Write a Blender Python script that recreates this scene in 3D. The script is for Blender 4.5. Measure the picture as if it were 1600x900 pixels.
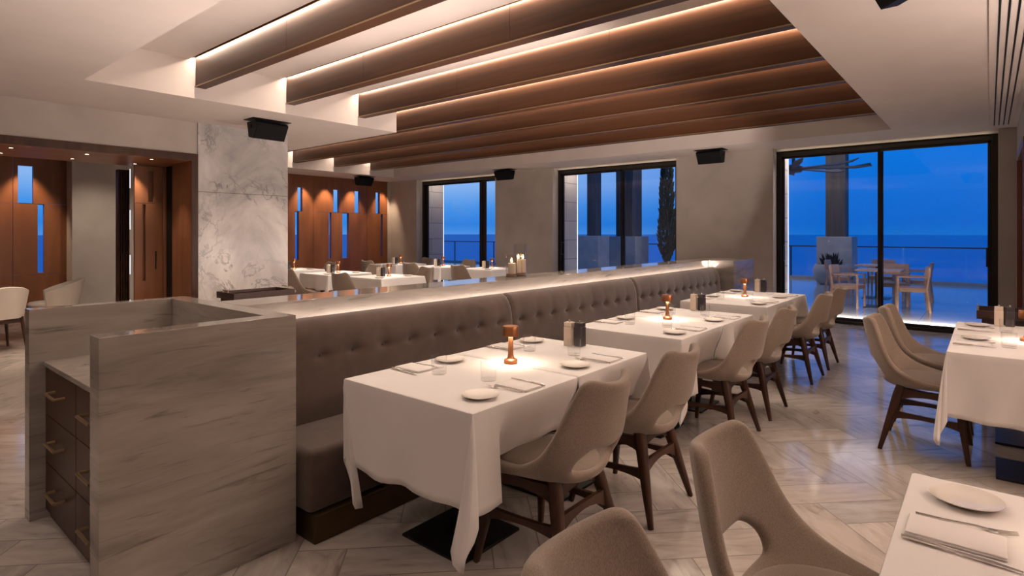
import bpy, bmesh, math, random
from mathutils import Vector, Matrix
random.seed(7)
PI = math.pi
for o in list(bpy.data.objects): bpy.data.objects.remove(o)
sc = bpy.context.scene
col = sc.collection

# ------------------------------------------------------------------ camera
cam_d = bpy.data.cameras.new('camera')
cam = bpy.data.objects.new('camera', cam_d); col.objects.link(cam)
cam.location = (0, 0, 1.45)
YAW = math.atan2(745, 900)
cam.rotation_euler = (PI/2, 0, YAW - PI/2)
cam_d.sensor_width = 36.0
cam_d.lens = 36.0*900/1600
cam_d.shift_y = -(450-364)/1600
cam_d.clip_end = 6000
cam_d.clip_start = 0.02
sc.camera = cam

# ------------------------------------------------------------------ view, sky
sc.view_settings.view_transform = 'Standard'
sc.view_settings.look = 'None'
sc.view_settings.gamma = 1
sc.view_settings.use_curve_mapping = False
sc.view_settings.exposure = 0.0
WARM = (1.0, 0.82, 0.65)
WARM2 = (1.0, 0.83, 0.735)
LED_COFFER = 34.0      # watts per beam strip
LED_COFFER_UP = 4.0
LED_SHELF = 10.0
LED_WINDOW = 1.3
ROOM_FILL = 16.0
UPLIGHT_FILL = 75.0
COFFER_FILL = 20.0
LEDGE_FILL = 170.0
BACK_SPOT = 130.0
LAMP_W = 1.6

w = bpy.data.worlds.new('dusk_sky'); sc.world = w; w.use_nodes = True
nt = w.node_tree; nt.nodes.clear()
def wn(t): return nt.nodes.new(t)
tc = wn('ShaderNodeTexCoord'); sep = wn('ShaderNodeSeparateXYZ')
nt.links.new(tc.outputs['Generated'], sep.inputs[0])
rmp = wn('ShaderNodeValToRGB')           # colour by height above the horizon
nt.links.new(sep.outputs['Z'], rmp.inputs[0])
cr = rmp.color_ramp
cr.elements[0].position = 0.0; cr.elements[0].color = (0.005, 0.16, 0.62, 1)
cr.elements[1].position = 0.30; cr.elements[1].color = (0.008, 0.26, 0.88, 1)
e = cr.elements.new(0.015); e.color = (0.003, 0.138, 0.62, 1)
e = cr.elements.new(0.10); e.color = (0.004, 0.175, 0.72, 1)
e = cr.elements.new(1.0); e.color = (0.008, 0.07, 0.28, 1)
rm2 = wn('ShaderNodeValToRGB')           # paler afterglow towards the west
nt.links.new(sep.outputs['Z'], rm2.inputs[0])
c2 = rm2.color_ramp
c2.elements[0].position = 0.0; c2.elements[0].color = (0.08, 0.32, 0.80, 1)
c2.elements[1].position = 0.16; c2.elements[1].color = (0.46, 0.66, 0.96, 1)
e = c2.elements.new(0.015); e.color = (0.03, 0.25, 0.80, 1)
e = c2.elements.new(0.045); e.color = (0.08, 0.34, 0.86, 1)
e = c2.elements.new(0.08); e.color = (0.30, 0.54, 0.93, 1)
e = c2.elements.new(0.5); e.color = (0.10, 0.25, 0.6, 1)
dot = wn('ShaderNodeVectorMath'); dot.operation = 'DOT_PRODUCT'
dot.inputs[1].default_value = (0.45, 0.893, 0)
nt.links.new(tc.outputs['Generated'], dot.inputs[0])
mr = wn('ShaderNodeMapRange'); mr.inputs[1].default_value = 0.62; mr.inputs[2].default_value = 1.0
nt.links.new(dot.outputs['Value'], mr.inputs[0])
mx = wn('ShaderNodeMix'); mx.data_type = 'RGBA'
nt.links.new(mr.outputs[0], mx.inputs[0]); nt.links.new(rmp.outputs[0], mx.inputs[6]); nt.links.new(rm2.outputs[0], mx.inputs[7])
bg = wn('ShaderNodeBackground'); bg.inputs[1].default_value = 1.0
nt.links.new(mx.outputs[2], bg.inputs[0])
wo = wn('ShaderNodeOutputWorld'); nt.links.new(bg.outputs[0], wo.inputs[0])

# ------------------------------------------------------------------ lamps
def aim(o, d, xaxis=None):
    z = -Vector(d).normalized()
    x = Vector(xaxis) if xaxis else (Vector((1,0,0)) if abs(z.x) < .9 else Vector((0,1,0)))
    x = (x - z*x.dot(z)).normalized(); y = z.cross(x)
    m = Matrix((x, y, z)).transposed().to_4x4(); m.translation = o.location
    o.matrix_world = m
def area(loc, d, sx, sy, power, color=WARM, xaxis=None, parent=None, spread=180, name='strip_light'):
    l = bpy.data.lights.new(name, 'AREA'); l.shape = 'RECTANGLE'; l.size = sx; l.size_y = sy
    l.energy = power; l.color = color; l.spread = math.radians(spread)
    o = bpy.data.objects.new(name, l); col.objects.link(o); o.location = loc; aim(o, d, xaxis)
    if parent: o.parent = parent
    return o
def spot(loc, d, power, angle=60, blend=.6, color=WARM, radius=.03, parent=None, name='spot_light'):
    l = bpy.data.lights.new(name, 'SPOT'); l.energy = power; l.color = color
    l.spot_size = math.radians(angle); l.spot_blend = blend; l.shadow_soft_size = radius
    o = bpy.data.objects.new(name, l); col.objects.link(o); o.location = loc; aim(o, d)
    if parent: o.parent = parent
    return o

for yy in (2.35, 6.9, 11.3): area((10.95, yy, 2.93), (0, .55, -1), .5, .05, 6, (1, .82, .66), (1, 0, 0))
area((4.73, 3.375, .985), (0, .30, 1), 6.4, .02, LEDGE_FILL, WARM2, (1, 0, 0))  # unseen strip added behind the ledge to brighten ceiling and back walls
area((11.02, 1.35, 2.93), (.5, 0, -1), 2.4, .06, 30, (1, .80, .66), (0, 1, 0))  # strip added under the outer lintel to light the terrace chairs
area((7.86, 3.0, .99), (.25, 0, 1), .12, .03, 2, WARM2, (1, 0, 0))
area((17.6, 6.5, 4.45), (.12, 0, -1), 9, .2, 130, (1, .84, .72), (0, 1, 0))  # unseen strip added below the rafters to light pedestals and plants
# room geometry constants (metres; camera stands at the origin, x runs along the banquette)
ZC = 2.87                        # soffit
ZU = 3.27                        # coffer ceiling
BEAM_X = [2.55 + 1.02*k for k in range(7)]
BEAM_Y1 = [6.45]*3 + [11.7]*4
for bx_, y1 in zip(BEAM_X, BEAM_Y1):
    L_ = y1 - 1.03
    area((bx_-.018, 1.03 + L_/2, 3.296), (0.15, 0, -1), L_-.02, .02, LED_COFFER*L_/5.4, WARM, (0, 1, 0))
for (y0, y1) in ((-.06, 2.74), (4.54, 7.3), (9.04, 11.75)):
    area((10.34, (y0+y1)/2, 2.862), (.25, 0, -1), (y1-y0)-.06, .02, LED_WINDOW*(y1-y0)/2.8, (1, .84, .62), (0, 1, 0))
area((4.73, 3.012, .94), (0, .25, 1), 6.5, .02, LED_SHELF, WARM2, (1, 0, 0))
area((11.1, 1.35, .30), (.7, 0, -1), 2.75, .03, 95, (1, .84, .62), (0, 1, 0), spread=110)
area((11.1, 5.9, .30), (.7, 0, -1), 2.75, .03, 60, (1, .84, .62), (0, 1, 0), spread=110)

# ------------------------------------------------------------------ materials
def nodes(m): return m.node_tree.nodes, m.node_tree.links
def base_mat(name, color, rough=.5, metal=0, spec=.5, **kw):
    m = bpy.data.materials.new(name); m.use_nodes = True
    p = m.node_tree.nodes['Principled BSDF']
    p.inputs['Base Color'].default_value = (*color, 1); p.inputs['Roughness'].default_value = rough
    p.inputs['Metallic'].default_value = metal; p.inputs['Specular IOR Level'].default_value = spec
    for k, v in kw.items(): p.inputs[k].default_value = v
    return m
def noise_mat(name, c1, c2, scale=(5, 5, 5), rough=.5, detail=4, dist=0, p0=.3, p1=.7, bump=0, bscale=None, spec=.5, metal=0, coord='Object', sheen=0):
    m = base_mat(name, c1, rough, metal, spec); n, l = nodes(m); p = n['Principled BSDF']
    t = n.new('ShaderNodeTexCoord'); mp = n.new('ShaderNodeMapping'); mp.inputs['Scale'].default_value = scale
    l.new(t.outputs[coord], mp.inputs[0])
    nz = n.new('ShaderNodeTexNoise'); nz.inputs['Scale'].default_value = 1; nz.inputs['Detail'].default_value = detail
    nz.inputs['Distortion'].default_value = dist
    l.new(mp.outputs[0], nz.inputs['Vector'])
    r = n.new('ShaderNodeValToRGB'); r.color_ramp.elements[0].position = p0; r.color_ramp.elements[1].position = p1
    r.color_ramp.elements[0].color = (*c1, 1); r.color_ramp.elements[1].color = (*c2, 1)
    l.new(nz.outputs['Fac'], r.inputs[0]); l.new(r.outputs[0], p.inputs['Base Color'])
    if bump:
        n2 = n.new('ShaderNodeTexNoise'); n2.inputs['Scale'].default_value = bscale or 200; n2.inputs['Detail'].default_value = 2
        l.new(t.outputs[coord], n2.inputs['Vector'])
        b = n.new('ShaderNodeBump'); b.inputs['Strength'].default_value = bump; b.inputs['Distance'].default_value = .002
        l.new(n2.outputs['Fac'], b.inputs['Height']); l.new(b.outputs[0], p.inputs['Normal'])
    if sheen:
        p.inputs['Sheen Weight'].default_value = sheen; p.inputs['Sheen Roughness'].default_value = .5
    return m
M = {}
M['ceiling'] = noise_mat('ceiling_plaster', (.60, .53, .49), (.63, .56, .52), (3, 3, 3), .9)
M['plaster'] = noise_mat('wall_plaster', (.42, .375, .335), (.50, .45, .405), (2.2, 2.2, 2.2), .85, 6, .4, bump=.15, bscale=60)
M['beam'] = noise_mat('walnut_beam', (.036, .0118, .0036), (.070, .0245, .008), (3, .5, 14), .42, 5, .5, spec=.25)
M['beam_trim'] = base_mat('brass_lip', (.36, .26, .15), .4, .8)
M['wood'] = noise_mat('walnut_panel', (.155, .056, .021), (.25, .095, .040), (4, 4, .6), .38, 5, .6)
M['wood_dark'] = noise_mat('dark_walnut', (.034, .013, .007), (.066, .026, .013), (14, 14, 2.5), .4, 4, .5, spec=.3)
M['tray_wood'] = noise_mat('wenge', (.028, .012, .008), (.05, .02, .013), (20, 3, 20), .35, 4, .5)
M['chair_fabric'] = noise_mat('beige_weave', (.195, .148, .112), (.275, .212, .165), (420, 420, 160), .9, 2, 0, .35, .65, .35, 420, .2, sheen=.25)
M['back_fabric'] = M['chair_fabric']
M['velvet'] = noise_mat('taupe_velvet', (.070, .042, .031), (.105, .066, .049), (6, 6, 6), .75, 5, .8, .3, .7, .1, 300, .25, sheen=.5)
M['bronze'] = noise_mat('bronze_plinth', (.075, .047, .02), (.11, .07, .03), (4, 4, 4), .42, 3, 0, metal=.7)
M['napkin'] = base_mat('napkin_cotton', (.76, .71, .68), .85, 0, .2)
M['linen'] = noise_mat('white_linen', (.73, .69, .66), (.77, .73, .70), (4, 4, 4), .85, 3, bump=.12, bscale=700, spec=.2, sheen=.15)
M['china'] = base_mat('china', (.76, .70, .63), .18)
M['copper'] = base_mat('copper', (.46, .19, .085), .32, .95)
M['steel'] = base_mat('steel', (.62, .58, .54), .22, 1)
M['black'] = base_mat('black_plastic', (.0045, .0045, .005), .5, 0, .2)
M['grille'] = noise_mat('black_grille', (.003, .003, .0035), (.008, .008, .009), (300, 300, 300), .7, spec=.15)
M['black_metal'] = base_mat('black_metal', (.008, .008, .009), .35, .3)
M['frame'] = base_mat('dark_bronze_frame', (.022, .017, .013), .4, .5)
M['mill_cream'] = base_mat('cream_lacquer', (.72, .60, .48), .4)
M['mill_dark'] = base_mat('dark_lacquer', (.028, .022, .026), .35)
M['wax'] = base_mat('wax', (.85, .74, .58), .5, 0, .5, **{'Subsurface Weight': .3, 'Subsurface Radius': (.03, .015, .006)})
M['sand'] = noise_mat('sand', (.22, .15, .09), (.38, .28, .18), (300, 300, 300), .9)
M['teak'] = noise_mat('pale_teak', (.42, .25, .17), (.52, .33, .235), (3, 3, 20), .55, 4)
M['concrete'] = noise_mat('concrete', (.30, .29, .285), (.38, .37, .36), (3, 3, 3), .8, 5)
M['leather'] = base_mat('pale_leather', (.66, .58, .50), .5)
M['post'] = noise_mat('dark_post', (.05, .042, .04), (.08, .068, .06), (8, 8, 1), .6)
M['leaf'] = noise_mat('cypress_green', (.012, .022, .012), (.035, .05, .03), (9, 9, 9), .8)
M['soil'] = base_mat('foliage_dark', (.01, .013, .012), .8)

def emit(name, c, s):
    m = bpy.data.materials.new(name); m.use_nodes = True; n, l = nodes(m); n.clear()
    e = n.new('ShaderNodeEmission'); e.inputs[0].default_value = (*c, 1); e.inputs[1].default_value = s
    o = n.new('ShaderNodeOutputMaterial'); l.new(e.outputs[0], o.inputs[0]); return m
M['glow'] = emit('lamp_glow', (1, .66, .38), 3)
M['flame'] = emit('flame', (1, .62, .25), 30)
M['downlight'] = emit('downlight_glow', (1, .80, .58), 12)
M['led'] = emit('led_line', (.86, .88, 1), 1.6)

def thin_glass(name, tint=(1, 1, 1), ior=.022, add=.5):
    m = bpy.data.materials.new(name); m.use_nodes = True; n, l = nodes(m); n.clear()
    t = n.new('ShaderNodeBsdfTransparent'); t.inputs[0].default_value = (*tint, 1)
    g = n.new('ShaderNodeBsdfGlossy'); g.inputs['Roughness'].default_value = .0
    lw = n.new('ShaderNodeLayerWeight'); lw.inputs[0].default_value = .5
    pw = n.new('ShaderNodeMath'); pw.operation = 'POWER'; pw.inputs[1].default_value = 4.5; l.new(lw.outputs['Facing'], pw.inputs[0])
    f = n.new('ShaderNodeMath'); f.operation = 'MULTIPLY_ADD'; f.inputs[1].default_value = add; f.inputs[2].default_value = ior; l.new(pw.outputs[0], f.inputs[0])
    mxs = n.new('ShaderNodeMixShader')
    l.new(f.outputs[0], mxs.inputs[0]); l.new(t.outputs[0], mxs.inputs[1]); l.new(g.outputs[0], mxs.inputs[2])
    o = n.new('ShaderNodeOutputMaterial'); l.new(mxs.outputs[0], o.inputs[0]); return m
M['pane'] = thin_glass('window_glass', (.97, .98, 1))
M['vase'] = thin_glass('vase_glass', (.97, .97, .97), .07, .9)
M['glass'] = thin_glass('clear_glass', (.985, .985, .985), .03, .55)

def marble(name, light, dark, band=(1.1, 1.1, 7), vein=None, rough=.16, coord='Object', bandw=.75):
    m = base_mat(name, light, rough); n, l = nodes(m); p = n['Principled BSDF']
    t = n.new('ShaderNodeTexCoord'); mp = n.new('ShaderNodeMapping'); mp.inputs['Scale'].default_value = band
    l.new(t.outputs[coord], mp.inputs[0])
    a = n.new('ShaderNodeTexNoise'); a.inputs['Scale'].default_value = 1.0; a.inputs['Detail'].default_value = 7; a.inputs['Distortion'].default_value = .7
    a.inputs['Roughness'].default_value = .62
    l.new(mp.outputs[0], a.inputs['Vector'])
    r = n.new('ShaderNodeValToRGB'); r.color_ramp.elements[0].position = .32; r.color_ramp.elements[1].position = .62
    r.color_ramp.elements[0].color = (*dark, 1); r.color_ramp.elements[1].color = (*light, 1)
    l.new(a.outputs['Fac'], r.inputs[0]); out = r.outputs[0]
    if vein:
        nz = n.new('ShaderNodeTexNoise'); nz.inputs['Scale'].default_value = 2.1; nz.inputs['Detail'].default_value = 8; nz.inputs['Distortion'].default_value = 1.1
        nz.inputs['Roughness'].default_value = .65
        l.new(t.outputs[coord], nz.inputs['Vector'])
        v = n.new('ShaderNodeValToRGB'); v.color_ramp.elements[0].position = .472; v.color_ramp.elements[1].position = .528
        v.color_ramp.elements[0].color = (0, 0, 0, 1); v.color_ramp.elements[1].color = (0, 0, 0, 1)
        ee = v.color_ramp.elements.new(.5); ee.color = (1, 1, 1, 1)
        l.new(nz.outputs['Fac'], v.inputs[0])
        msk = n.new('ShaderNodeTexNoise'); msk.inputs['Scale'].default_value = 1.3; msk.inputs['Detail'].default_value = 2
        l.new(t.outputs[coord], msk.inputs['Vector'])
        mk = n.new('ShaderNodeValToRGB'); mk.color_ramp.elements[0].position = .42; mk.color_ramp.elements[1].position = .66
        l.new(msk.outputs['Fac'], mk.inputs[0])
        ml = n.new('ShaderNodeMath'); ml.operation = 'MULTIPLY'; l.new(v.outputs[0], ml.inputs[0]); l.new(mk.outputs[0], ml.inputs[1])
        mm = n.new('ShaderNodeMix'); mm.data_type = 'RGBA'; mm.inputs[7].default_value = (*vein, 1)
        l.new(ml.outputs[0], mm.inputs[0]); l.new(out, mm.inputs[6]); out = mm.outputs[2]
    l.new(out, p.inputs['Base Color']); return m
M['marble'] = marble('grey_streaked_marble', (.375, .33, .29), (.22, .188, .162), (.9, .9, 5.5), None, .08)
def add_dashes(m, c):
    n, l = nodes(m); p = n['Principled BSDF']; src = p.inputs['Base Color'].links[0].from_socket
    t = n.new('ShaderNodeTexCoord'); mp = n.new('ShaderNodeMapping'); mp.inputs['Scale'].default_value = (2.6, 2.6, 34); l.new(t.outputs['Object'], mp.inputs[0])
    a = n.new('ShaderNodeTexNoise'); a.inputs['Scale'].default_value = 1; a.inputs['Detail'].default_value = 6; a.inputs['Roughness'].default_value = .65; a.inputs['Distortion'].default_value = .4
    l.new(mp.outputs[0], a.inputs['Vector'])
    r = n.new('ShaderNodeValToRGB'); r.color_ramp.elements[0].position = .56; r.color_ramp.elements[1].position = .78; l.new(a.outputs['Fac'], r.inputs[0])
    x = n.new('ShaderNodeMix'); x.data_type = 'RGBA'; x.inputs[7].default_value = (*c, 1); l.new(r.outputs[0], x.inputs[0]); l.new(src, x.inputs[6]); l.new(x.outputs[2], p.inputs['Base Color'])
add_dashes(M['marble'], (.10, .085, .075))
M['marble_white'] = marble('veined_white_marble', (.80, .76, .735), (.36, .345, .34), (1.0, 1.0, .7), (.16, .15, .15), .22)

def floor_mat():
    m = base_mat('herringbone_marble', (.5, .45, .4), .12); n, l = nodes(m); p = n['Principled BSDF']
    uv = n.new('ShaderNodeUVMap'); uv.uv_map = 'UVMap'
    mp = n.new('ShaderNodeMapping'); mp.inputs['Scale'].default_value = (2.3, 7.5, 1); l.new(uv.outputs[0], mp.inputs[0])
    a = n.new('ShaderNodeTexNoise'); a.inputs['Scale'].default_value = 1; a.inputs['Detail'].default_value = 8; a.inputs['Distortion'].default_value = 1.6
    a.inputs['Roughness'].default_value = .6
    l.new(mp.outputs[0], a.inputs['Vector'])
    r = n.new('ShaderNodeValToRGB'); c = r.color_ramp
    c.elements[0].position = .28; c.elements[0].color = (.25, .21, .19, 1)
    c.elements[1].position = .60; c.elements[1].color = (.50, .44, .395, 1)
    ee = c.elements.new(.42); ee.color = (.41, .36, .32, 1)
    l.new(a.outputs['Fac'], r.inputs[0])
    at = n.new('ShaderNodeVertexColor'); at.layer_name = 'tile'
    mm = n.new('ShaderNodeMix'); mm.data_type = 'RGBA'; mm.blend_type = 'MULTIPLY'; mm.inputs[0].default_value = 1
    l.new(r.outputs[0], mm.inputs[6]); l.new(at.outputs[0], mm.inputs[7]); l.new(mm.outputs[2], p.inputs['Base Color'])
    return m
M['floor'] = floor_mat()
M['grout'] = base_mat('grout', (.17, .145, .125), .6)

def brick(name, c1, c2, mortar, scale, bw, rh, msize=.012, rough=.7, coord='Object', rot=None):
    m = base_mat(name, c1, rough); n, l = nodes(m); p = n['Principled BSDF']
    t = n.new('ShaderNodeTexCoord'); mp = n.new('ShaderNodeMapping'); l.new(t.outputs[coord], mp.inputs[0])
    if rot: mp.inputs['Rotation'].default_value = rot
    b = n.new('ShaderNodeTexBrick'); b.inputs['Scale'].default_value = scale; b.inputs['Color1'].default_value = (*c1, 1); b.inputs['Color2'].default_value = (*c2, 1)
    b.inputs['Mortar'].default_value = (*mortar, 1); b.inputs['Brick Width'].default_value = bw; b.inputs['Row Height'].default_value = rh; b.inputs['Mortar Size'].default_value = msize
    l.new(mp.outputs[0], b.inputs['Vector']); l.new(b.outputs['Color'], p.inputs['Base Color']); return m
M['stone'] = brick('stone_cladding', (.50, .46, .44), (.42, .39, .37), (.2, .18, .17), 1, .9, .43, .008, .7, rot=(PI/2, 0, 0))
M['terrace'] = brick('terrace_tiles', (.36, .37, .40), (.33, .34, .37), (.22, .23, .25), 1, .9, .9, .006, .13)

def sea_mat():
    m = base_mat('sea', (.012, .10, .42), .5, 0, .01); n, l = nodes(m); p = n['Principled BSDF']
    p.inputs['Base Color'].default_value = (.01, .55, .85, 1)
    t = n.new('ShaderNodeTexCoord'); mp = n.new('ShaderNodeMapping'); mp.inputs['Scale'].default_value = (.02, .004, 1); l.new(t.outputs['Object'], mp.inputs[0])
    a = n.new('ShaderNodeTexNoise'); a.inputs['Scale'].default_value = 1; a.inputs['Detail'].default_value = 5; l.new(mp.outputs[0], a.inputs['Vector'])
    b = n.new('ShaderNodeBump'); b.inputs['Strength'].default_value = .35; b.inputs['Distance'].default_value = 6
    l.new(a.outputs['Fac'], b.inputs['Height']); l.new(b.outputs[0], p.inputs['Normal']); return m
M['sea'] = sea_mat()

# ------------------------------------------------------------------ mesh helpers
class MB:
    def __init__(s): s.bm = bmesh.new()
    def box(s, x0, x1, y0, y1, z0, z1, bev=0, seg=2):
        r = bmesh.ops.create_cube(s.bm, size=1)
        for v in r['verts']:
            v.co = Vector(((x0+x1)/2 + v.co.x*(x1-x0), (y0+y1)/2 + v.co.y*(y1-y0), (z0+z1)/2 + v.co.z*(z1-z0)))
        if bev:
            es = list({e for v in r['verts'] for e in v.link_edges})
            bmesh.ops.bevel(s.bm, geom=es, offset=bev, segments=seg, profile=.5, affect='EDGES')
        return s
    def lathe(s, prof, c=(0, 0, 0), n=32, cap=True):
        rings = []
        for r, z in prof:
            if r < 1e-6: rings.append([s.bm.verts.new((c[0], c[1], c[2]+z))])
            else: rings.append([s.bm.verts.new((c[0]+r*math.cos(2*PI*i/n), c[1]+r*math.sin(2*PI*i/n), c[2]+z)) for i in range(n)])
        for a, b in zip(rings, rings[1:]):
            if len(a) == 1 and len(b) == 1: continue
            for i in range(n):
                j = (i+1) % n
                if len(a) == 1: s.bm.faces.new((a[0], b[i], b[j])) if True else None
                elif len(b) == 1: s.bm.faces.new((a[j], a[i], b[0]))
                else: s.bm.faces.new((a[i], b[i], b[j], a[j]))
        if cap:
            if len(rings[0]) > 1: s.bm.faces.new(rings[0])
            if len(rings[-1]) > 1: s.bm.faces.new(rings[-1][::-1])
        return s
    def loft(s, rings, closed=True, cap=True):
        vs = [[s.bm.verts.new(p) for p in r] for r in rings]
        for a, b in zip(vs, vs[1:]):
            n = len(a)
            for i in range(n if closed else n-1):
                j = (i+1) % n; s.bm.faces.new((a[i], a[j], b[j], b[i]))
        if cap and closed:
            s.bm.faces.new(vs[0][::-1]); s.bm.faces.new(vs[-1])
        return s
    def tube(s, pts, rad, n=10, sq=0):
        pts = [Vector(p) for p in pts]; rings = []
        rr = rad if isinstance(rad, (list, tuple)) else [rad]*len(pts)
        up0 = None
        for i, p in enumerate(pts):
            d = (pts[min(i+1, len(pts)-1)] - pts[max(i-1, 0)]).normalized()
            a = Vector((0, 0, 1)) if abs(d.z) < .9 else Vector((1, 0, 0))
            if up0 is not None: a = up0
            x = d.cross(a).normalized(); y = x.cross(d).normalized(); up0 = y
            ring = []
            for k in range(n):
                t = 2*PI*(k+.5)/n; ct, st = math.cos(t), math.sin(t)
                if sq: 
                    q = (abs(ct)**4+abs(st)**4)**.25; ct, st = ct/q, st/q
                ring.append(p + (x*ct + y*st)*rr[i])
            rings.append(ring)
        return s.loft(rings)
    def bar(s, p0, p1, wid, h0, h1, arch=0, n=9):
        """board between two points, tall at the ends, shallow in the middle"""
        p0, p1 = Vector(p0), Vector(p1); d = (p1-p0).normalized(); side = d.cross(Vector((0, 0, 1))).normalized()*wid/2
        rings = []
        for i in range(n):
            t = i/(n-1); q = 4*t*(1-t)
            h = h0 + (h1-h0)*(q**.8); top = p0.lerp(p1, t) + Vector((0, 0, arch*q + h0/2 - (h0-h)*.25))
            bot = top - Vector((0, 0, h))
            rings.append([top-side, top+side, bot+side, bot-side])
        return s.loft(rings)
    def prism(s, poly, axis, a0, a1):
        f = {'x': lambda p, t: (t, p[0], p[1]), 'y': lambda p, t: (p[0], t, p[1]), 'z': lambda p, t: (p[0], p[1], t)}[axis]
        return s.loft([[f(p, a0) for p in poly], [f(p, a1) for p in poly]])
    def build(s, name, mat, parent=None, loc=None, rot=None, smooth=True, ang=35):
        bmesh.ops.recalc_face_normals(s.bm, faces=s.bm.faces[:])
        me = bpy.data.meshes.new(name); s.bm.to_mesh(me); s.bm.free()
        me.materials.append(M[mat] if isinstance(mat, str) else mat)
        if smooth:
            me.shade_smooth(); me.set_sharp_from_angle(angle=math.radians(ang))
        o = bpy.data.objects.new(name, me); col.objects.link(o)
        if loc: o.location = loc
        if rot: o.rotation_euler = rot
        if parent: o.parent = parent
        return o
def tag(o, label, cat, group=None, kind=None):
    o['label'] = label; o['category'] = cat
    if group: o['group'] = group
    if kind: o['kind'] = kind
    return o
def thing(name, label, cat, loc=(0, 0, 0), rz=0, group=None):
    o = bpy.data.objects.new(name, None); col.objects.link(o); o.location = loc; o.rotation_euler = (0, 0, rz)
    o.empty_display_size = .1
    return tag(o, label, cat, group)
def struct(o): o['kind'] = 'structure'; return o
def kids(o): return [c for c in bpy.data.objects if c.parent == o]
def copy_thing(root, loc, rz, label, group=None):
    r = root.copy(); col.objects.link(r); r.location = loc; r.rotation_euler = (0, 0, rz); r['label'] = label
    if group: r['group'] = group
    for ch in kids(root):
        c = ch.copy(); col.objects.link(c); c.parent = r
        for g in kids(ch):
            d = g.copy(); col.objects.link(d); d.parent = c
    return r
class Maker:
    """first call uses the prototype itself, later calls copy it"""
    def __init__(s, fn): s.fn = fn; s.p = None
    def __call__(s, loc, rz, label, group=None):
        if s.p is None:
            s.p = s.fn(); s.p.location = loc; s.p.rotation_euler = (0, 0, rz); s.p['label'] = label
            if group: s.p['group'] = group
            return s.p
        return copy_thing(s.p, loc, rz, label, group)

# ------------------------------------------------------------------ floor
def make_floor():
    w_ = .2207; n_ = 3; bm = bmesh.new()
    uvl = bm.loops.layers.uv.new('UVMap'); cl = bm.loops.layers.float_color.new('tile')
    c45 = math.sqrt(.5); off = (.402, 0)
    def wpt(p, q):            # lattice (in tile widths) to metres; p axis at +45 degrees
        a, b = p*w_, q*w_
        return ((a-b)*c45 + .15, (a+b)*c45 + .15 + .402)
    g = .003
    def tile(p0, q0, p1, q1, along):
        cx, cy = wpt((p0+p1)/2, (q0+q1)/2)
        if not (-3.4 < cx < 10.9 and -4.2 < cy < 13.4): return
        gg = g/w_
        pts = [(p0+gg, q0+gg), (p1-gg, q0+gg), (p1-gg, q1-gg), (p0+gg, q1-gg)]
        f = bm.faces.new([bm.verts.new((*wpt(*t), 0)) for t in pts])
        ou, ov = random.uniform(0, 50), random.uniform(0, 50); k = random.uniform(.84, 1.08); wv = random.uniform(-.02, .02)
        for lp, (a, b) in zip(f.loops, pts):
            lp[uvl].uv = ((a if along == 'p' else b)*w_ + ou, (b if along == 'p' else a)*w_ + ov)
            lp[cl] = (k+wv, k, k-wv, 1)
    R = 75
    for y in range(-R, R):
        for k in range(-30, 31):
            x = y + 2*n_*k
            if abs(x) < R: tile(x, y, x+n_, y+1, 'p')
            x = y + 2*n_*k + 2*n_-1
            if abs(x) < R: tile(x, y, x+1, y+n_, 'q')
    for co, no in (((-3, 0, 0), (-1, 0, 0)), ((10.44, 0, 0), (1, 0, 0)), ((0, -3.6, 0), (0, -1, 0)), ((0, 12.9, 0), (0, 1, 0))):
        bmesh.ops.bisect_plane(bm, geom=bm.verts[:]+bm.edges[:]+bm.faces[:], plane_co=co, plane_no=no, clear_outer=True)
    for f in bm.faces: 
        if f.normal.z < 0: f.normal_flip()
    me = bpy.data.meshes.new('floor'); bm.to_mesh(me); bm.free(); me.materials.append(M['floor'])
    o = bpy.data.objects.new('floor', me); col.objects.link(o); struct(o)
    gr = MB().box(-3.1, 10.46, -3.7, 13.0, -.12, -.0008).build('floor_base', 'grout', smooth=False); struct(gr)
make_floor()

# ------------------------------------------------------------------ ceiling
def make_ceiling():
    m = MB()
    bx = [-3, 1.58, 5.23, 9.4, 10.62]; by = [-3.6, 1.03, 6.45, 11.7, 13.0]
    for i in range(4):
        for j in range(4):
            cx = (bx[i]+bx[i+1])/2; cy = (by[j]+by[j+1])/2
            if (1.58 < cx < 9.4 and 1.03 < cy < 6.45) or (5.23 < cx < 9.4 and 6.45 < cy < 11.7): continue
            m.box(bx[i], bx[i+1], by[j], by[j+1], ZC, 3.42)
    m.box(1.4, 9.6, .9, 11.9, 3.42, 3.5)
    o = m.build('ceiling', 'ceiling', smooth=False); struct(o)
    m = MB()
    xs = [1.58] + [v for b in BEAM_X for v in (b-.065, b+.10)] + [9.4]
    for i in range(0, len(xs), 2):
        a, b = xs[i], xs[i+1]
        for (y0, y1, lo) in ((1.03, 6.45, 1.58), (6.45, 11.7, 5.23)):
            aa = max(a, lo)
            if b > aa + .01: m.box(aa, b, y0, y1, ZU, 3.36)
    struct(m.build('ceiling_coffer', 'ceiling', smooth=False))
make_ceiling()
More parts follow.
